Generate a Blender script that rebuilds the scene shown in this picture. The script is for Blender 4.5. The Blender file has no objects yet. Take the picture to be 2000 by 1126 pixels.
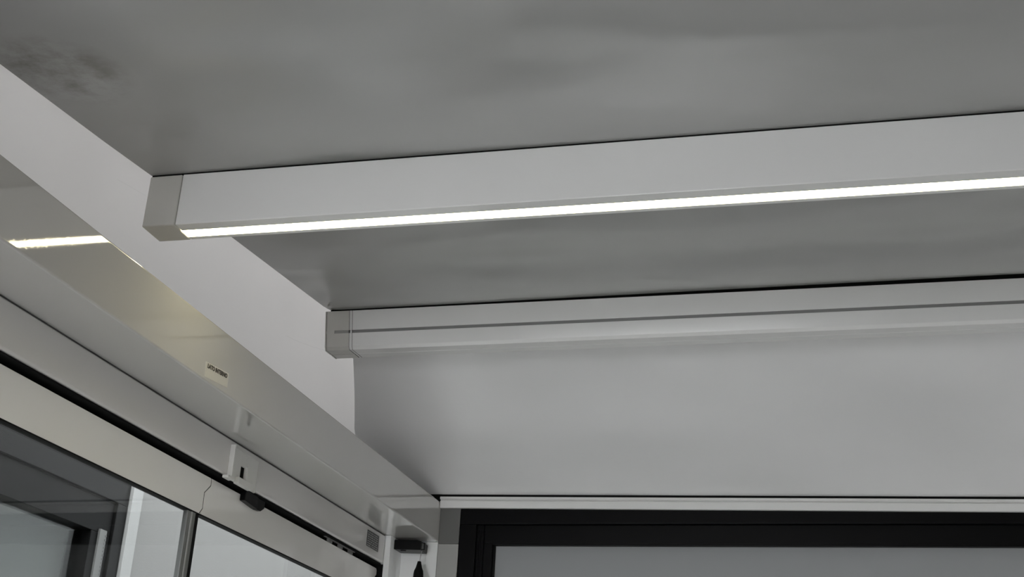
import bpy, bmesh, math, random
from mathutils import Matrix, Vector
random.seed(3)
SC = bpy.context.scene
COL = SC.collection
H = 1.6                      # height of the photographer's eye above the floor; heights below are given from it

# ------------------------------------------------------------------ camera, sky, exposure
F_PX = 2454.94
RX = (0.96922724, 0.24082709, 0.05099878)
RY = (-0.04632797, 0.38191708, -0.9230347)
RZ = (-0.24176907, 0.8922677, 0.38132147)
cam_data = bpy.data.cameras.new('camera')
cam_data.sensor_width = 36.0
cam_data.lens = F_PX / 2000 * 36.0
cam_data.clip_start = 0.02
cam = bpy.data.objects.new('camera', cam_data)
COL.objects.link(cam)
m = Matrix(((RX[0], -RY[0], -RZ[0], 0.0), (RX[1], -RY[1], -RZ[1], 0.0), (RX[2], -RY[2], -RZ[2], H), (0, 0, 0, 1)))
cam.matrix_world = m
SC.camera = cam

BASE_SKY, FRONT_SKY, LED_POWER = 1.0, 1.5, 3.0
world = bpy.data.worlds.new('overcast_sky')
SC.world = world
world.use_nodes = True
wn = world.node_tree
wn.nodes.clear()
wo = wn.nodes.new('ShaderNodeOutputWorld')
wb = wn.nodes.new('ShaderNodeBackground')
wr = wn.nodes.new('ShaderNodeValToRGB')
wt = wn.nodes.new('ShaderNodeTexCoord')
ws = wn.nodes.new('ShaderNodeSeparateXYZ')
wn.links.new(wt.outputs['Generated'], ws.inputs[0])
wn.links.new(ws.outputs['Z'], wr.inputs[0])
wr.color_ramp.elements[0].position = 0.0
wr.color_ramp.elements[0].color = (0.78, 0.785, 0.80, 1)
wr.color_ramp.elements[1].position = 0.9
wr.color_ramp.elements[1].color = (0.95, 0.96, 1.0, 1)
wn.links.new(wr.outputs[0], wb.inputs['Color'])
wm = wn.nodes.new('ShaderNodeMath')          # the sky is brighter on the open side of the room
wm.operation = 'MULTIPLY'
wm.use_clamp = True
wm.inputs[1].default_value = -1.0
wn.links.new(ws.outputs['Y'], wm.inputs[0])
wk = wn.nodes.new('ShaderNodeMath')
wk.operation = 'MULTIPLY_ADD'
wk.inputs[1].default_value = FRONT_SKY
wk.inputs[2].default_value = BASE_SKY
wn.links.new(wm.outputs[0], wk.inputs[0])
wn.links.new(wk.outputs[0], wb.inputs['Strength'])
wn.links.new(wb.outputs[0], wo.inputs['Surface'])

SC.view_settings.view_transform = 'Standard'
SC.view_settings.look = 'None'
SC.view_settings.gamma = 1.0
SC.view_settings.use_curve_mapping = False
SC.view_settings.exposure = 2.6

# ------------------------------------------------------------------ materials
def new_mat(name):
    mt = bpy.data.materials.new(name)
    mt.use_nodes = True
    nt = mt.node_tree
    return mt, nt, nt.nodes['Principled BSDF']

def node(nt, kind, **kw):
    n = nt.nodes.new(kind)
    for k, v in kw.items():
        setattr(n, k, v)
    return n

def math_(nt, op, a, b=None, clamp=False):
    n = node(nt, 'ShaderNodeMath', operation=op)
    n.use_clamp = clamp
    for i, v in enumerate((a, b)):
        if v is None:
            continue
        if isinstance(v, (int, float)):
            n.inputs[i].default_value = v
        else:
            nt.links.new(v, n.inputs[i])
    return n.outputs[0]

def noise(nt, scale, detail=2.0, stretch=None, rough=0.5):
    tc = node(nt, 'ShaderNodeTexCoord')
    out = tc.outputs['Object']
    if stretch:
        mp = node(nt, 'ShaderNodeMapping')
        mp.inputs['Scale'].default_value = stretch
        nt.links.new(out, mp.inputs[0])
        out = mp.outputs[0]
    n = node(nt, 'ShaderNodeTexNoise')
    n.inputs['Scale'].default_value = scale
    n.inputs['Detail'].default_value = detail
    n.inputs['Roughness'].default_value = rough
    nt.links.new(out, n.inputs['Vector'])
    return n.outputs['Fac']

def bump(nt, bsdf, fac, dist, strength=1.0, prev=None):
    b = node(nt, 'ShaderNodeBump')
    b.inputs['Strength'].default_value = strength
    b.inputs['Distance'].default_value = dist
    nt.links.new(fac, b.inputs['Height'])
    if prev:
        nt.links.new(prev, b.inputs['Normal'])
    nt.links.new(b.outputs[0], bsdf.inputs['Normal'])
    return b.outputs[0]

def mixcol(nt, fac, c1, c2):
    n = node(nt, 'ShaderNodeMix', data_type='RGBA')
    for s, v in ((n.inputs[0], fac), (n.inputs[6], c1), (n.inputs[7], c2)):
        if isinstance(v, tuple):
            s.default_value = v + (1,) if len(v) == 3 else v
        elif isinstance(v, (int, float)):
            s.default_value = v
        else:
            nt.links.new(v, s)
    return n.outputs[2]

def plain(name, col, rough, metal=0.0, grain=0.0, grain_scale=300.0, mottle=0.0, spec=0.5, coat=0.0):
    mt, nt, b = new_mat(name)
    b.inputs['Base Color'].default_value = col + (1,)
    b.inputs['Roughness'].default_value = rough
    b.inputs['Metallic'].default_value = metal
    b.inputs['Specular IOR Level'].default_value = spec
    b.inputs['Coat Weight'].default_value = coat
    b.inputs['Coat Roughness'].default_value = 0.03
    if mottle:
        f = noise(nt, 5.0, 3.0)
        dark = tuple(c * (1 - mottle) for c in col)
        nt.links.new(mixcol(nt, f, dark, tuple(min(1, c * (1 + mottle * 0.5)) for c in col)), b.inputs['Base Color'])
    if grain:
        bump(nt, b, noise(nt, grain_scale, 2.0), grain)
    return mt

def seg_mask(nt, yz, pts, width, wobble=0.004):
    """1 along a fine crooked line through pts (two object axes), 0 elsewhere"""
    tc = node(nt, 'ShaderNodeTexCoord')
    sp = node(nt, 'ShaderNodeSeparateXYZ')
    nt.links.new(tc.outputs['Object'], sp.inputs[0])
    a, b = sp.outputs[yz[0]], sp.outputs[yz[1]]
    wob = math_(nt, 'MULTIPLY', math_(nt, 'SUBTRACT', noise(nt, 18.0, 3.0), 0.5), wobble * 2)
    b = math_(nt, 'ADD', b, wob)
    total = None
    for (a0, b0), (a1, b1) in zip(pts[:-1], pts[1:]):
        s = (b1 - b0) / (a1 - a0)
        line = math_(nt, 'ADD', math_(nt, 'MULTIPLY', math_(nt, 'SUBTRACT', a, a0), s), b0)
        d = math_(nt, 'ABSOLUTE', math_(nt, 'SUBTRACT', b, line))
        near = math_(nt, 'LESS_THAN', d, width)
        inside = math_(nt, 'MULTIPLY', math_(nt, 'GREATER_THAN', a, min(a0, a1)), math_(nt, 'LESS_THAN', a, max(a0, a1)))
        v = math_(nt, 'MULTIPLY', near, inside)
        total = v if total is None else math_(nt, 'MAXIMUM', total, v)
    return total

M = {}
M['white'] = plain('white_powder_coat', (0.62, 0.61, 0.595), 0.05, grain=0.00004, grain_scale=140.0, mottle=0.03, coat=0.5)
M['white_beam'] = plain('glossy_beam_coat', (0.50, 0.49, 0.475), 0.04, grain=0.00007, grain_scale=120.0, mottle=0.03, coat=0.9)
M['matte_grey'] = plain('matte_glare_stop', (0.34, 0.33, 0.32), 0.95, mottle=0.2, spec=0.1)  # for the added strip that dulls the beam top
M['white_bar'] = plain('white_bar_coat', (0.74, 0.74, 0.735), 0.16, grain=0.00002, grain_scale=200.0, mottle=0.03)
M['cap'] = plain('end_cap_plastic', (0.56, 0.55, 0.52), 0.28, mottle=0.14)
M['white_rail'] = plain('white_rail_coat', (0.78, 0.77, 0.75), 0.08, grain=0.00002, grain_scale=200.0, mottle=0.03, coat=0.5)
M['joint'] = plain('joint_shadow', (0.05, 0.05, 0.05), 0.6)
M['cap_groove'] = plain('cap_groove', (0.30, 0.30, 0.29), 0.5)
M['groove'] = plain('grey_groove', (0.20, 0.20, 0.20), 0.5)
M['black'] = plain('black_plastic', (0.003, 0.003, 0.0033), 0.3, spec=0.12)
M['void'] = plain('gap_shade_black', (0.006, 0.006, 0.006), 0.9, spec=0.1)  # near-black in place of shade inside gaps and slots
M['rubber'] = plain('black_rubber', (0.004, 0.004, 0.004), 0.6, spec=0.12)
M['anthracite'] = plain('anthracite_frame', (0.003, 0.003, 0.003), 0.45, spec=0.10)
M['frame_black'] = plain('black_frame', (0.003, 0.003, 0.0035), 0.4, grain=0.0001, spec=0.07)
M['reveal'] = plain('anthracite_reveal', (0.002, 0.002, 0.002), 0.5, mottle=0.1, spec=0.08)
M['alu'] = plain('aluminium', (0.09, 0.09, 0.088), 0.5, metal=0.3)
M['tab'] = plain('grey_tab', (0.16, 0.16, 0.16), 0.5)
M['seal'] = plain('grey_seal', (0.16, 0.165, 0.165), 0.3)
M['seal_light'] = plain('light_seal', (0.32, 0.325, 0.325), 0.3)
M['plastic'] = plain('white_plastic', (0.64, 0.64, 0.62), 0.35)
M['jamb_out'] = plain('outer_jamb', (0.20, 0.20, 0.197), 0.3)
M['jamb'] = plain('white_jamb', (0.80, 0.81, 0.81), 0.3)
M['post'] = plain('grey_post', (0.34, 0.34, 0.33), 0.25, mottle=0.06)
M['post_reflection'] = plain('post_dark_reflection', (0.13, 0.13, 0.127), 0.25, mottle=0.1)
M['sticker'] = plain('sticker_paper', (0.61, 0.595, 0.565), 0.5)
M['ink'] = plain('ink', (0.03, 0.025, 0.02), 0.6)
M['label_dark'] = plain('label_foil', (0.045, 0.045, 0.045), 0.4, mottle=0.3)
M['label_line'] = plain('label_print', (0.36, 0.36, 0.36), 0.5)
M['blind'] = plain('grey_blind_cloth', (0.30, 0.31, 0.32), 0.75, mottle=0.04)
M['curtain'] = plain('grey_curtain', (0.05, 0.05, 0.05), 0.8)
M['floor'] = plain('floor_stone', (0.62, 0.61, 0.59), 0.5, mottle=0.12)
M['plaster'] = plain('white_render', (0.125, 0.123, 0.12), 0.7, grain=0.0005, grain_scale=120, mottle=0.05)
M['plaster_grey'] = plain('grey_render', (0.34, 0.35, 0.355), 0.8, grain=0.0006, grain_scale=120, mottle=0.05)

# the LED diffuser
mt, nt, b = new_mat('led_diffuser')
b.inputs['Base Color'].default_value = (0.9, 0.9, 0.85, 1)
b.inputs['Emission Color'].default_value = (1.0, 0.90, 0.56, 1)
b.inputs['Emission Strength'].default_value = LED_POWER
M['led'] = mt

# clear glass: see-through with a Fresnel reflection
def glass(name, tint):
    mt, nt, b = new_mat(name)
    nt.nodes.remove(b)
    out = nt.nodes['Material Output']
    tr = node(nt, 'ShaderNodeBsdfTransparent')
    tr.inputs[0].default_value = tint + (1,)
    gl = node(nt, 'ShaderNodeBsdfGlossy')
    gl.inputs['Roughness'].default_value = 0.0
    gl.inputs['Color'].default_value = (0.75, 0.75, 0.75, 1)
    lw = node(nt, 'ShaderNodeLayerWeight')
    lw.inputs['Blend'].default_value = 0.5
    fz = math_(nt, 'ADD', math_(nt, 'MULTIPLY', math_(nt, 'POWER', lw.outputs['Facing'], 5.0), 0.96), 0.04)
    mx = node(nt, 'ShaderNodeMixShader')
    nt.links.new(fz, mx.inputs[0])
    nt.links.new(tr.outputs[0], mx.inputs[1])
    nt.links.new(gl.outputs[0], mx.inputs[2])
    nt.links.new(mx.outputs[0], out.inputs['Surface'])
    return mt
M['glass'] = glass('clear_glass', (0.95, 0.97, 0.96))
M['glass_tint'] = glass('grey_glass', (0.62, 0.64, 0.66))

# lacquered PVC roof cloth
def cloth(name, col, rough, dirt=False):
    mt, nt, b = new_mat(name)
    b.inputs['Roughness'].default_value = rough
    f = noise(nt, 1.6, 3.0)
    c = mixcol(nt, f, tuple(v * 0.93 for v in col), tuple(v * 1.05 for v in col))
    if dirt:
        tc = node(nt, 'ShaderNodeTexCoord')
        sp = node(nt, 'ShaderNodeSeparateXYZ')
        nt.links.new(tc.outputs['Object'], sp.inputs[0])
        # smudges of mould near the wall end of the cloth
        dx = math_(nt, 'DIVIDE', math_(nt, 'SUBTRACT', sp.outputs[0], -1.52), 0.16)
        dy = math_(nt, 'DIVIDE', math_(nt, 'SUBTRACT', sp.outputs[1], 1.93), 0.17)
        r = math_(nt, 'SQRT', math_(nt, 'ADD', math_(nt, 'MULTIPLY', dx, dx), math_(nt, 'MULTIPLY', dy, dy)))
        inside = math_(nt, 'SUBTRACT', 1.0, r, clamp=True)
        inside = math_(nt, 'MULTIPLY', inside, 2.0, clamp=True)
        patch = math_(nt, 'SUBTRACT', noise(nt, 9.0, 6.0, (1.0, 1.0, 1.0), 0.65), 0.42)
        patch = math_(nt, 'MULTIPLY', patch, 4.0, clamp=True)
        k = math_(nt, 'MULTIPLY', math_(nt, 'MULTIPLY', patch, inside), 0.8)
        c = mixcol(nt, k, c, (col[0] * 0.42, col[1] * 0.38, col[2] * 0.36))
    nt.links.new(c, b.inputs['Base Color'])
    n1 = bump(nt, b, noise(nt, 1.5, 0.6, (0.8, 1.5, 1.0)), 0.10)
    n2 = bump(nt, b, noise(nt, 900.0, 1.0), 0.00002, prev=n1)
    return mt
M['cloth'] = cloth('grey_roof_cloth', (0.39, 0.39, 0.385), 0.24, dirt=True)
M['cloth_back'] = cloth('roof_cloth_lit_tone', (0.74, 0.74, 0.745), 0.24)  # same cloth, its lighter base colour stands in for light falling on it

# gable panel with hairline marks
mt, nt, b = new_mat('white_gable_panel')
b.inputs['Roughness'].default_value = 0.4
b.inputs['Specular IOR Level'].default_value = 0.15
fine_line = seg_mask(nt, (1, 2), [(2.60, 1.478 + H), (2.80, 1.512 + H)], 0.0007)
fine_line2 = seg_mask(nt, (1, 2), [(3.72, 1.455 + H), (3.86, 1.478 + H), (4.18, 1.55 + H)], 0.0009, 0.006)
both = math_(nt, 'MULTIPLY', math_(nt, 'MAXIMUM', fine_line, fine_line2), 0.35)
nt.links.new(mixcol(nt, both, (0.77, 0.765, 0.755), (0.4, 0.4, 0.4)), b.inputs['Base Color'])
tl = node(nt, 'ShaderNodeBsdfTranslucent')            # the panel lets some daylight through
tl.inputs[0].default_value = (0.86, 0.85, 0.835, 1)
mx = node(nt, 'ShaderNodeMixShader')
mx.inputs[0].default_value = 0.49
nt.links.new(b.outputs[0], mx.inputs[1])
nt.links.new(tl.outputs[0], mx.inputs[2])
nt.links.new(mx.outputs[0], nt.nodes['Material Output'].inputs['Surface'])
M['gable'] = mt

# ------------------------------------------------------------------ mesh helpers
class MB:
    def __init__(self):
        self.bm = bmesh.new()

    def prism(self, axis, prof, a, b, bevel=0.0, seg=3, shear=(0.0, 0.0), drop=None):
        """extrude a closed 2-D profile along an axis. For axis X the profile is (y,z), for Y (x,z), for Z (x,y).
        shear = shift of the two profile coordinates per metre along the axis."""
        bm = bmesh.new()
        loops = []
        for t in (a, b):
            vs = []
            for (p, q) in prof:
                p2, q2 = p + shear[0] * t, q + shear[1] * t
                co = {'X': (t, p2, q2 + H), 'Y': (p2, t, q2 + H), 'Z': (p2, q2, t + H)}[axis]
                vs.append(bm.verts.new(co))
            loops.append(vs)
        n = len(prof)
        bm.faces.new(loops[0])
        bm.faces.new(list(reversed(loops[1])))
        for i in range(n):
            bm.faces.new((loops[0][i], loops[1][i], loops[1][(i + 1) % n], loops[0][(i + 1) % n]))
        bmesh.ops.recalc_face_normals(bm, faces=bm.faces)
        if bevel:
            bmesh.ops.bevel(bm, geom=list(bm.edges), offset=bevel, segments=seg, profile=0.5, affect='EDGES', clamp_overlap=True)
        self.add(bm)
        return self

    def box(self, x0, x1, y0, y1, z0, z1, bevel=0.0, seg=2):
        return self.prism('X', [(y0, z0), (y1, z0), (y1, z1), (y0, z1)], x0, x1, bevel, seg)

    def add(self, bm):
        me = bpy.data.meshes.new('tmp')
        bm.to_mesh(me)
        bm.free()
        self.bm.from_mesh(me)
        bpy.data.meshes.remove(me)

    def lathe(self, cx, cy, prof, seg=20):
        """prof = [(radius, z)] turned about a vertical axis"""
        bm = bmesh.new()
        rings = []
        for r, z in prof:
            rings.append([bm.verts.new((cx + r * math.cos(2 * math.pi * i / seg), cy + r * math.sin(2 * math.pi * i / seg), z + H)) for i in range(seg)])
        for A, B in zip(rings[:-1], rings[1:]):
            for i in range(seg):
                bm.faces.new((A[i], A[(i + 1) % seg], B[(i + 1) % seg], B[i]))
        bm.faces.new(list(reversed(rings[0])))
        bm.faces.new(rings[-1])
        bmesh.ops.recalc_face_normals(bm, faces=bm.faces)
        self.add(bm)
        return self

    def tube(self, pts, r, seg=8):
        bm = bmesh.new()
        rings = []
        P = [Vector((p[0], p[1], p[2] + H)) for p in pts]
        for i, p in enumerate(P):
            d = (P[min(i + 1, len(P) - 1)] - P[max(i - 1, 0)]).normalized()
            u = d.cross(Vector((0, 1, 0.01))).normalized()
            v = d.cross(u)
            rings.append([bm.verts.new(p + r * (math.cos(2 * math.pi * k / seg) * u + math.sin(2 * math.pi * k / seg) * v)) for k in range(seg)])
        for A, B in zip(rings[:-1], rings[1:]):
            for k in range(seg):
                bm.faces.new((A[k], A[(k + 1) % seg], B[(k + 1) % seg], B[k]))
        bm.faces.new(list(reversed(rings[0])))
        bm.faces.new(rings[-1])
        bmesh.ops.recalc_face_normals(bm, faces=bm.faces)
        self.add(bm)
        return self

    def build(self, name, mat, parent=None, angle=38, flat=True):
        me = bpy.data.meshes.new(name)
        self.bm.to_mesh(me)
        self.bm.free()
        for p in me.polygons:
            p.use_smooth = True
        me.set_sharp_from_angle(angle=math.radians(angle))
        me.materials.append(mat)
        o = bpy.data.objects.new(name, me)
        COL.objects.link(o)
        if flat:                                  # keep broad faces flat up to their rounded edges
            w = o.modifiers.new('even_normals', 'WEIGHTED_NORMAL')
            w.keep_sharp = True
            w.weight = 100
        if parent:
            o.parent = parent
            o.matrix_parent_inverse = parent_world(parent).inverted()
        return o

def parent_world(p):
    w = Matrix.Translation(p.location)
    q = p
    if q.parent:
        return parent_world(q.parent) @ q.matrix_parent_inverse @ w
    return w

def tag(o, label, cat, group=None):
    o['label'] = label
    o['category'] = cat
    if group:
        o['group'] = group
    return o

def structure(o, label=None, cat=None):
    o['kind'] = 'structure'
    if label:
        o['label'] = label
        o['category'] = cat
    return o

def thing(name, loc, label, cat, group=None):
    o = bpy.data.objects.new(name, None)
    o.empty_display_size = 0.1
    o.location = (loc[0], loc[1], loc[2] + H)
    COL.objects.link(o)
    return tag(o, label, cat, group)

def text_mesh(name, body, size, mat, parent, origin, xdir, ydir, sx=1.0, bold=0.0):
    cu = bpy.data.curves.new(name, 'FONT')
    cu.body = body
    cu.size = size
    cu.extrude = 0.0002
    cu.offset = bold
    tmp = bpy.data.objects.new(name, cu)
    COL.objects.link(tmp)
    bpy.context.view_layer.update()
    dg = bpy.context.evaluated_depsgraph_get()
    me = bpy.data.meshes.new_from_object(tmp.evaluated_get(dg))
    bpy.data.objects.remove(tmp)
    X, Y = Vector(xdir).normalized(), Vector(ydir).normalized()
    N = X.cross(Y)
    for v in me.vertices:
        v.co = Vector((origin[0], origin[1], origin[2] + H)) + X * v.co.x * sx + Y * v.co.y + N * v.co.z
    me.materials.clear()
    me.materials.append(mat)
    o = bpy.data.objects.new(name, me)
    COL.objects.link(o)
    o.parent = parent
    o.matrix_parent_inverse = parent_world(parent).inverted()
    return o

# ------------------------------------------------------------------ the setting
XR = 2.75                    # where the room ends on the right, well out of the picture
structure(MB().box(-9, 9, -9, 12, -H - 0.08, -H).build('floor', M['floor']))

def sheet(name, rows, mat, x0f, x1, nx=48):
    """a stretched cloth: rows = [(y, z)], left edge x0f(i), a thin closed skin"""
    bm = bmesh.new()
    grid = []
    for (i, (y, z, xl, dz)) in enumerate(rows):
        r = []
        for k in range(nx + 1):
            t = k / nx
            x = xl + (x1 - xl) * t
            r.append(bm.verts.new((x, y, z + dz * (x - xl) + H)))
        grid.append(r)
    for A, B in zip(grid[:-1], grid[1:]):
        for k in range(nx):
            bm.faces.new((A[k], B[k], B[k + 1], A[k + 1]))
    bmesh.ops.recalc_face_normals(bm, faces=bm.faces)
    for f in bm.faces:
        if f.normal.z > 0:
            f.normal_flip()
    bmesh.ops.solidify(bm, geom=list(bm.faces), thickness=-0.0012)
    mb = MB()
    mb.add(bm)
    return mb.build(name, mat, angle=60, flat=False)

def lerp(a, b, t):
    return a + (b - a) * t

# cloth in front of the lit bar
rows = []
for i in range(26):
    t = i / 25
    y = lerp(-3.0, 2.482, t)
    z = 1.4106 - (2.482 - y) * 0.090 + (0.003 if i == 25 else 0.0)
    rows.append((y, z, -1.62, 0.0))
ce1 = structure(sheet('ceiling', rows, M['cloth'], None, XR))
# cloth between the two bars, curling up into the slot of the second bar
rows = []
for i in range(33):
    t = i / 32
    y = lerp(2.560, 3.640, t)
    z = lerp(1.4085, 1.5010, t) 
    z += 0.006 * max(0.0, (t - 0.93) / 0.07) ** 1.5
    rows.append((y, z, -1.607, 0.0035 * t + 0.005 * max(0.0, (t - 0.93) / 0.07)))
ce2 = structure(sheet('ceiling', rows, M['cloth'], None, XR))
# cloth falling from the second bar to the back rail
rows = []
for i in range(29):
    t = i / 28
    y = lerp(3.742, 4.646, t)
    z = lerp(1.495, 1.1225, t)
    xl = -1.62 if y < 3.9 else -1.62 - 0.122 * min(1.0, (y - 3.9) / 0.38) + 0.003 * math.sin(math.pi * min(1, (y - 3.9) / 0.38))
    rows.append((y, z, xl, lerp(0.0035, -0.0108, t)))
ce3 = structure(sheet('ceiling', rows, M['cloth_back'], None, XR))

# gable panel standing on the side beam
def roof_z(y):
    if y < 3.68:
        return 1.4096 + (y - 2.474) * 0.087
    return 1.515 - (y - 3.68) * 0.400
gw = MB().prism('X', [(-3.0, 1.0945), (4.75, 1.0945), (4.75, 1.95), (-3.0, 1.95)], -1.84, -1.80)
gw.box(-1.84, -1.50, -3.06, -3.001, 0.90, 1.95)  # end plate added to block light from the front
ys = [-3.0, 3.68, 4.75]
for ya, yb in zip(ys[:-1], ys[1:]):          # added flange, blocks light coming in between panel and cloth
    bm = bmesh.new()
    q = []
    for y in (ya, yb):
        z = roof_z(y) + 0.035
        q.append([bm.verts.new(c) for c in ((-1.58, y, z + H), (-1.82, y, z + 0.34 + H), (-1.82, y, z + 0.36 + H), (-1.56, y, z + H))])
    for k in range(4):
        bm.faces.new((q[0][k], q[1][k], q[1][(k + 1) % 4], q[0][(k + 1) % 4]))
    bm.faces.new(q[0])
    bm.faces.new(list(reversed(q[1])))
    bmesh.ops.recalc_face_normals(bm, faces=bm.faces)
    gw.add(bm)
structure(gw.build('wall_left', M['gable']))

rw = MB()                                # unseen right wall, with a low opening added to let light in
rw.box(XR, XR + 0.05, -3.0, 4.85, 0.85, 1.951)
rw.box(XR, XR + 0.05, -3.0, 2.4, -H, 0.85)
rw.box(XR, XR + 0.05, 2.4, 4.85, -0.70, 0.85)
structure(rw.build('wall_right', M['plaster_grey']))
structure(MB().box(-0.1, XR, -3.05, -3.0, -H, 0.93).build('front_light_block', M['plaster_grey']))  # unseen, added to block light at the right of the open front
structure(MB().box(-1.84, XR, 4.77, 4.85, 1.0, 1.951).build('back_light_block', M['plaster_grey']))  # unseen, added above the window to plug light leaks

rc = MB()                                # unseen cover and front board added above the cloth to keep light out
rc.box(-1.84, XR + 0.05, -3.06, 4.85, 1.951, 1.99)
rc.box(-1.499, XR + 0.05, -3.06, -3.001, 0.93, 1.951)
structure(rc.build('ceiling_light_block', M['plaster_grey']))

# house opposite the glazed side, with its dark window
K = 3.0 / 1.95
XH = -3.0
wy0, wy1, wz1 = -0.5, 3.147 * K, 0.815 * K
hw = MB()
hw.box(XH - 0.25, XH, wy1, 9, -H, 2.6)
hw.box(XH - 0.25, XH, wy0, wy1, wz1, 2.6)
hw.box(XH - 0.25, XH, -6, wy0, -H, 2.6)
structure(hw.build('wall_outside_left', M['plaster']))
structure(MB().box(-7, 9, 8.0, 8.2, -H, 3.0).build('wall_outside_back', M['plaster_grey']))

def window_two():
    root = bpy.data.objects.new('window_2', None)
    root.location = (XH, wy1, 0)
    COL.objects.link(root)
    structure(root, 'dark grey framed window of the house beyond the glass panels', 'window')
    y_in, z_in = 3.0 * K, 0.635 * K
    z_seam = 0.7255 * K
    f = MB()
    f.box(XH - 0.14, XH + 0.015, wy0, wy1, z_seam + 0.006, wz1, 0.004)
    f.box(XH - 0.14, XH + 0.015, 3.095 * K, wy1, -H + 0.01, z_seam + 0.006, 0.004)
    f.build('window_frame', M['anthracite'], root)
    s = MB()
    s.box(XH - 0.12, XH + 0.002, wy0, 3.095 * K - 0.004, z_in, z_seam, 0.003)
    s.box(XH - 0.12, XH + 0.002, y_in, 3.095 * K - 0.004, -H + 0.01, z_in, 0.003)
    s.build('sash', M['reveal'], root)
    MB().box(XH - 0.1, XH + 0.001, wy0, 3.11 * K, z_seam, z_seam + 0.008).build('gasket', M['rubber'], root)
    a = MB()
    ya, yb = 3.033 * K, 3.067 * K
    a.box(XH - 0.002, XH + 0.012, ya, yb, -H + 0.02, 0.645 * K, 0.002)
    for i in range(60):
        z = 0.63 * K - i * 0.016
        a.box(XH + 0.011, XH + 0.0145, yb - 0.010, yb - 0.004, z - 0.004, z + 0.004)
    a.build('spacer_bar', M['alu'], root)
    MB().box(XH - 0.05, XH - 0.04, wy0, y_in + 0.01, -H + 0.01, z_in + 0.01).build('pane', M['glass'], root)
    MB().box(XH - 0.12, XH - 0.11, wy0, wy1, -H + 0.01, wz1).build('curtain', M['curtain'], root)
    return root
window_two()
# white jamb trim right of that window, with its joint
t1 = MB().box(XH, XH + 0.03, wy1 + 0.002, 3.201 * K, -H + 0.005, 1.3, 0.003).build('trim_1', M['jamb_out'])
structure(t1)
structure(MB().box(XH, XH + 0.012, 3.2015 * K, 3.2045 * K, -H + 0.005, 1.3).build('trim_2', M['rubber']))

# back window
def window_one():
    root = bpy.data.objects.new('window_1', None)
    root.location = (-1.417, 4.66, 0)
    COL.objects.link(root)
    structure(root, 'large black framed window under the white back rail', 'window')
    x0 = -1.417
    f = MB()
    f.box(x0, XR, 4.652, 4.76, 1.006, 1.085, 0.003)
    f.box(x0, -1.350, 4.652, 4.76, -H, 1.006, 0.003)
    f.box(-1.3505, -1.322, 4.666, 4.76, -H, 1.006, 0.003)
    for k in range(3):
        f.box(-1.345 + k * 0.008, -1.341 + k * 0.008, 4.662, 4.67, -H, 0.985, 0.001)
    f.build('window_frame', M['frame_black'], root)
    s = MB()
    s.box(-1.322, XR, 4.672, 4.75, 0.9375, 1.0055, 0.002)
    s.box(-1.322, -1.288, 4.672, 4.75, -H, 0.9375, 0.002)
    s.box(-1.30, XR, 4.6735, 4.70, 0.930, 0.9385, 0.001)
    s.build('sash', M['frame_black'], root)
    g = MB()
    g.box(-1.290, -1.281, 4.690, 4.715, -H, 0.932, 0.003)
    g.build('gasket', M['rubber'], root)
    MB().box(-1.29, XR, 4.722, 4.730, -H, 0.936).build('pane', M['glass_tint'], root)
    bl = MB().box(-1.286, XR, 4.704, 4.706, -H, 0.934).build('roller_blind', M['blind'], root)
    bl['label'] = 'plain grey blind cloth filling the window'
window_one()

# ------------------------------------------------------------------ side beam with its sticker
sb = thing('side_beam', (-1.6, 1.5, 0.938), 'glossy white side beam running along the left wall, with a paper sticker', 'beam')
MB().prism('Y', [(-1.80, 0.938), (-1.50, 0.938), (-1.50, 1.093), (-1.80, 1.093)], -3.0, 4.755, 0.0055, 4).build('profile', M['white_beam'], sb)
MB().box(-1.799, -1.507, -3.0, 4.75, 1.0925, 1.0942).build('glare_stop', M['matte_grey'], sb)  # unseen matte strip added so the beam top throws no light streak
st = MB().prism('X', [(2.676, 0.947), (2.798, 0.957), (2.796, 0.995), (2.672, 0.985)], -1.5, -1.4994).build('sticker', M['sticker'], sb)
st['label'] = 'small white paper sticker with black lettering'
text_mesh('lettering', 'LATO INTERNO', 0.0152, M['ink'], st, (-1.4990, 2.682, 0.9722), (0, 1, 0.075), (0, 0.0, 1), sx=0.98, bold=0.0006)

# ------------------------------------------------------------------ roof bars
b1 = thing('roof_bar', (-1.62, 2.52, 1.27), 'white roof bar with a glowing light strip along its underside', 'beam', 'white roof bars under the cloth')
YF, YB, ZB, ZT = 2.4765, 2.5640, 1.2700, 1.4075
MB().prism('X', [(YF, ZB), (2.5125, ZB), (2.5125, ZB + 0.010), (2.5490, ZB + 0.010), (2.5490, ZB), (YB, ZB), (YB, ZT), (YF, ZT)],
           -1.530, XR, 0.002, 3).build('profile', M['white_bar'], b1)
cap = MB()
cap.prism('X', [(YF - 0.001, ZB - 0.001), (YB + 0.001, ZB - 0.001), (YB + 0.001, ZT), (YF - 0.001, ZT)], -1.620, -1.5315, 0.004, 4)
c = cap.build('end_cap', M['cap'], b1)
c['label'] = 'greyish plastic end cap'
MB().box(-1.5300, XR, 2.5130, 2.5485, ZB + 0.0005, ZB + 0.0095).build('light_strip', M['led'], b1)
kd = MB().box(-1.617, XR, YF + 0.003, YB - 0.003, ZT, ZT + 0.02)
kd.build('cloth_slot', M['void'], b1)

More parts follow.
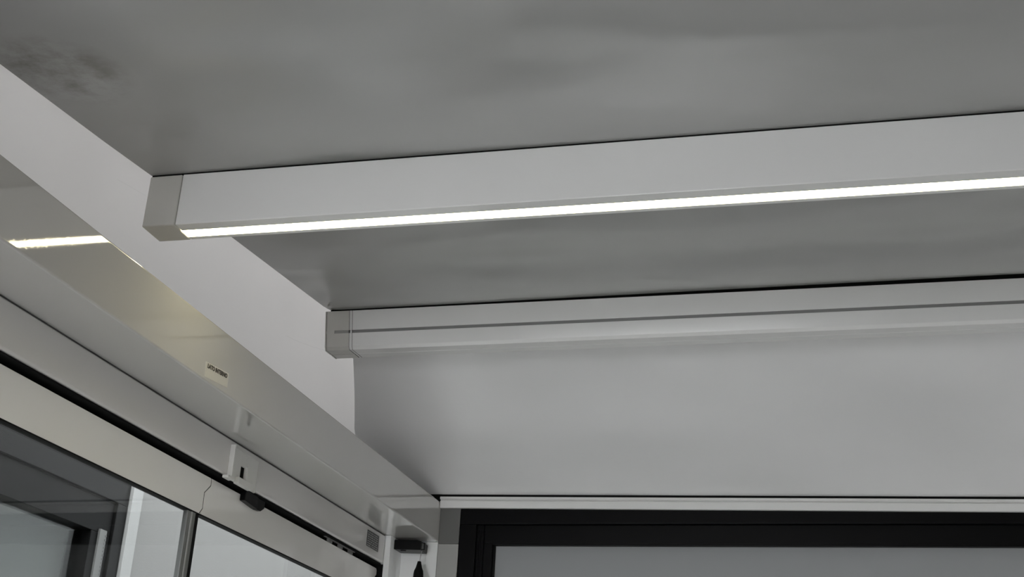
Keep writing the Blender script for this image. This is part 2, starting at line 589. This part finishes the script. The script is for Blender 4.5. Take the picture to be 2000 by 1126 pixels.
b2 = thing('roof_bar', (-1.62, 3.69, 1.37), 'unlit white roof bar with a grey groove along its face, nearer the back window', 'beam', 'white roof bars under the cloth')
SH = 0.0035
def on_face(t, off=0.0):
    """point on the leaning front face of the second bar, t from top to bottom"""
    return (lerp(3.6273, 3.6560, t) - off * 0.975, lerp(1.4985, 1.3725, t) - off * 0.22)
def b2_profile(grow=0.0, groove=True):
    p = [on_face(0.0, grow)]
    if groove:
        p += [on_face(0.508, grow), on_face(0.508, -0.007), on_face(0.582, -0.007), on_face(0.582, grow)]
    p += [on_face(0.93, grow), (on_face(1.0, grow)[0] + 0.006, 1.3720 - grow), (3.704, 1.3740 - grow), (3.706, 1.3760), (3.710, 1.3760), (3.712, 1.3748 - grow),
          (3.752 + grow, 1.3768 - grow), (3.748 + grow, 1.505), ]
    return p
def sh0(prof):
    return [(y, z + SH * 1.62) for y, z in prof]
MB().prism('X', sh0(b2_profile()), -1.5265, XR, 0.0015, 2, shear=(0, SH)).build('profile', M['white_bar'], b2)
MB().prism('X', sh0([on_face(0.508, -0.006), on_face(0.508, -0.0035), on_face(0.582, -0.0035), on_face(0.582, -0.006)]), -1.5265, XR, 0, shear=(0, SH)).build('groove_insert', M['groove'], b2)
cap = MB()
cap.prism('X', sh0(b2_profile(0.0008)), -1.590, -1.5375, 0.0008, 2, shear=(0, SH))
cap.prism('X', sh0(b2_profile(0.0008, False)), -1.6170, -1.5895, 0.0008, 2, shear=(0, SH))
c = cap.build('end_cap', M['cap'], b2)
c['label'] = 'greyish plastic end cap'
MB().prism('X', sh0(b2_profile(0.0022, False)), -1.6225, -1.6180, 0.0015, 2, shear=(0, SH)).build('end_plate', M['cap'], b2)
MB().prism('X', sh0(b2_profile(-0.0012, True)), -1.5380, -1.5260, 0, shear=(0, SH)).build('joint_ring', M['white_bar'], b2)
for k, (xa, xb) in enumerate(((-1.6180, -1.6170), (-1.5380, -1.5371), (-1.5271, -1.5263))):
    MB().prism('X', sh0(b2_profile(0.0004, k == 0)), xa, xb, 0, shear=(0, SH)).build('joint', M['joint'], b2)
MB().prism('X', sh0([on_face(0.508, -0.006), on_face(0.508, -0.002), on_face(0.582, -0.002), on_face(0.582, -0.006)]), -1.590, -1.540, 0, shear=(0, SH)).build('groove_insert', M['cap_groove'], b2)
MB().prism('X', sh0([(3.6320, 1.4990), (3.745, 1.503), (3.745, 1.530), (3.6320, 1.5300)]), -1.606, XR, 0, shear=(0, SH)).build('cloth_slot', M['void'], b2)

# ------------------------------------------------------------------ back rail
SR = -0.0108
br = thing('back_rail', (-1.49, 4.64, 1.07), 'white horizontal rail that holds the roof cloth above the black window', 'rail')
def rail_z(z):
    return z + SR * 1.42
prof = [(4.634, 1.0690), (4.650, 1.0690), (4.650, 1.1120), (4.630, 1.1120), (4.628, 1.1030), (4.640, 1.1000), (4.640, 1.0985), (4.634, 1.0965)]
MB().prism('X', [(y, z * 0.9975 + SR * 1.42) for y, z in prof], -1.4985, XR, 0.0009, 2, shear=(0, SR)).build('profile', M['white_bar'], br)
MB().prism('X', [(y, z * 0.9975 + SR * 1.42) for y, z in [(4.640, 1.111), (4.650, 1.111), (4.650, 1.1280), (4.641, 1.1280)]], -1.70, XR, 0, shear=(0, SR)).build('cloth_slot', M['void'], br)

MB().box(-1.795, -1.4938, 4.640, 4.650, 1.0945, 1.1290).build('end_filler', M['rubber'], br)  # dark block added to stop light leaking past the rail end

# ------------------------------------------------------------------ post in the corner
cp = thing('corner_post', (-1.46, 4.70, -H), 'grey upright corner post between the side beam and the black window', 'post')
MB().box(-1.500, -1.4175, 4.651, 4.76, -H, 0.9295, 0.002).build('shaft', M['post'], cp)
u = MB().box(-1.500, -1.4175, 4.651, 4.76, 0.930, 1.085, 0.002).build('upper_reflection', M['post_reflection'], cp)  # dark reflection on the upper post, put into its colour
u['label'] = 'upper part with a dark reflection painted on'
jb = thing('jamb_profile', (-1.6, 4.6, -H), 'white upright jamb profile in the corner behind the end of the cassette', 'jamb')
MB().box(-1.673, -1.650, 4.5305, 4.665, -H, 0.9375, 0.0015).build('stile', M['jamb'], jb)
MB().box(-1.80, -1.6735, 4.5307, 4.560, 0.832, 0.9375).build('filler', M['jamb'], jb)  # unseen, added to stop light leaking past the cassette end
MB().box(-1.650, -1.501, 4.660, 4.70, -H, 0.9375, 0.001).build('back_face', M['jamb'], jb)
MB().box(-1.5455, -1.5015, 4.654, 4.662, -H, 0.9370, 0.001).build('edge_strip', M['jamb'], jb)

# ------------------------------------------------------------------ cassette under the side beam
cs = thing('blind_cassette', (-1.7, 1.5, 0.83), 'pale grey-white cassette with a rating label, fixed under the glossy side beam', 'cassette')
MB().prism('Y', [(-1.78, 0.831), (-1.673, 0.831), (-1.673, 0.9365), (-1.78, 0.9365)], -3.0, 4.530, 0.007, 4).build('housing', M['white'], cs)
MB().box(-1.76, -1.6745, -3.0, 4.529, 0.9355, 0.9378).build('joint_line', M['joint'], cs)
# rating label
lb = MB().box(-1.673, -1.6724, 4.334, 4.459, 0.8600, 0.9190).build('rating_label', M['label_dark'], cs)
ln = MB()
for r in range(7):
    z = 0.912 - r * 0.0078
    y = 4.341
    while y < 4.447:
        w = random.uniform(0.006, 0.022)
        ln.box(-1.6724, -1.6721, y, min(y + w, 4.452), z - 0.0020, z + 0.0014)
        y += w + random.uniform(0.003, 0.008)
ln.build('print', M['label_line'], lb)
# white plastic bracket
XC = -1.673
bk = MB()
bk.box(XC, XC + 0.006, 3.200, 3.262, 0.822, 0.918, 0.0015)
bk.box(XC, XC + 0.006, 3.290, 3.372, 0.822, 0.918, 0.0015)
bk.box(XC, XC + 0.006, 3.261, 3.291, 0.876, 0.918, 0.0015)
bk.box(XC, XC + 0.006, 3.261, 3.291, 0.822, 0.838, 0.0015)
bk.box(XC, XC + 0.016, 3.192, 3.199, 0.822, 0.921, 0.0015)
bk.box(XC, XC + 0.020, 3.166, 3.205, 0.818, 0.826, 0.0015)
bk.box(XC, XC + 0.013, 3.292, 3.306, 0.838, 0.882, 0.002)
bk.box(XC, XC + 0.018, 3.236, 3.330, 0.818, 0.838, 0.003)
o = bk.build('bracket', M['plastic'], cs)
o['label'] = 'white plastic bracket with a square hole'
MB().box(XC, XC + 0.002, 3.261, 3.291, 0.838, 0.876).build('bracket_hole', M['void'], o)

# ------------------------------------------------------------------ head track above the sliding panels, black in place of shade
tk = thing('head_track', (-1.74, 1.5, 0.83), 'head track, black in place of shade, in the gap between cassette and glass panels', 'track')
MB().box(-1.79, -1.682, -3.0, 4.530, 0.8255, 0.8300).build('channel', M['void'], tk)
MB().box(-1.79, -1.735, -3.0, 4.530, 0.780, 0.8254).build('gap_backing', M['void'], tk)
MB().box(-1.79, -1.675, 4.5465, 4.5560, 0.60, 0.8300).build('end_brush', M['rubber'], tk)
cb = MB()
cb.prism('X', [(3.345, 0.795), (3.43, 0.788), (3.43, 0.824), (3.345, 0.824)], -1.712, -1.682, 0.002)
cb.prism('X', [(3.434, 0.788), (3.47, 0.790), (3.492, 0.803), (3.492, 0.824), (3.434, 0.824)], -1.712, -1.688, 0.002)
cb.build('stop_block', M['black'], tk)
tb = MB()
tb.box(-1.702, -1.693, 4.00, 4.285, 0.8235, 0.8262, 0.0005)
for y in (4.035, 4.135, 4.235):
    tb.box(-1.704, -1.694, y, y + 0.030, 0.812, 0.8255, 0.001)
tb.build('tabs', M['tab'], tk)

# ------------------------------------------------------------------ sliding glass panels
XG = -1.700
def rail_profile():
    return [(XG - 0.028, 0.705), (XG, 0.705), (XG + 0.0005, 0.768), (XG - 0.004, 0.783), (XG - 0.0005, 0.800), (XG, 0.813), (XG - 0.028, 0.813)]
def glass_panel(y0, y1, label, seal_at_end, zig):
    g = thing('sliding_glass_panel', (XG - 0.015, (y0 + y1) / 2, -H + 0.02), label, 'glass panel', 'sliding glass panels under the cassette')
    # the rail: side shape follows the stepped joint
    left, right = zig
    prof = [(y0, 0.813)] + left + [(y0, 0.705)] if left is None else None
    pts = left + list(reversed(right))
    bm = bmesh.new()
    fr = [bm.verts.new((XG, y, z + H)) for y, z in pts]
    bk_ = [bm.verts.new((XG - 0.028, y, z + H)) for y, z in pts]
    bm.faces.new(fr)
    bm.faces.new(list(reversed(bk_)))
    n = len(pts)
    for i in range(n):
        bm.faces.new((fr[i], bk_[i], bk_[(i + 1) % n], fr[(i + 1) % n]))
    bmesh.ops.recalc_face_normals(bm, faces=bm.faces)
    bmesh.ops.bevel(bm, geom=list(bm.edges), offset=0.0010, segments=2, profile=0.5, affect='EDGES', clamp_overlap=True)
    mb = MB()
    mb.add(bm)
    mb.build('top_rail', M['white_rail'], g)
    MB().box(XG - 0.022, XG - 0.001, y0 + 0.004, y1 - 0.004, 0.7015, 0.7055).build('glazing_gasket', M['rubber'], g)
    MB().box(XG - 0.016, XG - 0.008, y0 + 0.006, y1 - 0.03, -H + 0.03, 0.703).build('pane', M['glass'], g)
    if seal_at_end:
        MB().box(XG - 0.026, XG - 0.0012, 3.108, 3.168, 0.706, 0.812).build('joint_gasket', M['rubber'], g)
        s = MB()
        for a, w, d in ((3.060, 0.019, 0.000), (3.082, 0.017, 0.003)):
            s.box(XG - 0.018, XG - 0.003 + d, a, a + w, -H + 0.03, 0.7014, 0.002)
        s.build('edge_seal', M['seal'], g)
        MB().box(XG - 0.018, XG - 0.0005, 3.078, 3.083, -H + 0.03, 0.7012, 0.001).build('seal_lip', M['seal_light'], g)
        MB().box(XG - 0.020, XG - 0.004, 3.100, 3.124, -H + 0.03, 0.7012, 0.002).build('rubber_seal', M['rubber'], g)
    return g
ZIG = [(3.159, 0.813), (3.161, 0.793), (3.130, 0.766), (3.132, 0.722), (3.117, 0.705)]
gap = 0.0020
glass_panel(-2.9, 3.12, 'sliding glass panel left of the stepped rail joint, dark window frame seen through it', True,
            ([(-2.9, 0.813), (-2.9, 0.705)], [(y - gap, z) for y, z in ZIG]))
glass_panel(3.12, 4.54, 'sliding glass panel right of the stepped rail joint, below the black stop block', False,
            ([(y + gap, z) for y, z in ZIG], [(4.533, 0.813), (4.540, 0.806), (4.540, 0.790), (4.520, 0.775), (4.520, 0.705)]))

# ------------------------------------------------------------------ black lock box and hanging pull in the corner
lk = thing('lock_box', (-1.59, 4.60, 0.89), 'black plastic lock box tucked under the side beam in the corner', 'lock')
hb = MB()
hb.prism('Y', [(-1.6660, 0.9290), (-1.6550, 0.8960), (-1.6500, 0.8925), (-1.5420, 0.8900), (-1.5400, 0.9235), (-1.5600, 0.9285)], 4.57, 4.652, 0.003, 3)
hb.build('housing', M['black'], lk)
MB().lathe(-1.6180, 4.590, [(0.009, 0.8885), (0.0115, 0.8905), (0.0115, 0.8935)], 16).build('button', M['black'], lk)
rg = MB()
rg.box(-1.5400, -1.5275, 4.572, 4.584, 0.8895, 0.8935, 0.001)
rg.box(-1.5305, -1.5265, 4.572, 4.584, 0.8895, 0.9185, 0.001)
rg.box(-1.5400, -1.5275, 4.572, 4.584, 0.9155, 0.9190, 0.001)
rg.build('eyelet', M['black'], lk)
MB().box(-1.5375, -1.5340, 4.573, 4.583, 0.8945, 0.9150, 0.001).build('pin', M['alu'], lk)
pc = thing('pull_cord', (-1.54, 4.57, 0.89), 'thin cord with a black tapered handle hanging from the lock box', 'cord')
MB().tube([(-1.5385, 4.578, 0.8900), (-1.5400, 4.574, 0.875), (-1.5415, 4.571, 0.860), (-1.5415, 4.570, 0.8400)], 0.0014).build('cord', M['seal_light'], pc)
MB().lathe(-1.5430, 4.570, [(0.0060, 0.8465), (0.0072, 0.8440), (0.0078, 0.8400), (0.0120, 0.8230), (0.0172, 0.8110), (0.0188, 0.8000), (0.0195, 0.780),
                            (0.0195, 0.750), (0.0175, 0.735), (0.010, 0.728)][::-1], 24).build('handle', M['rubber'], pc)
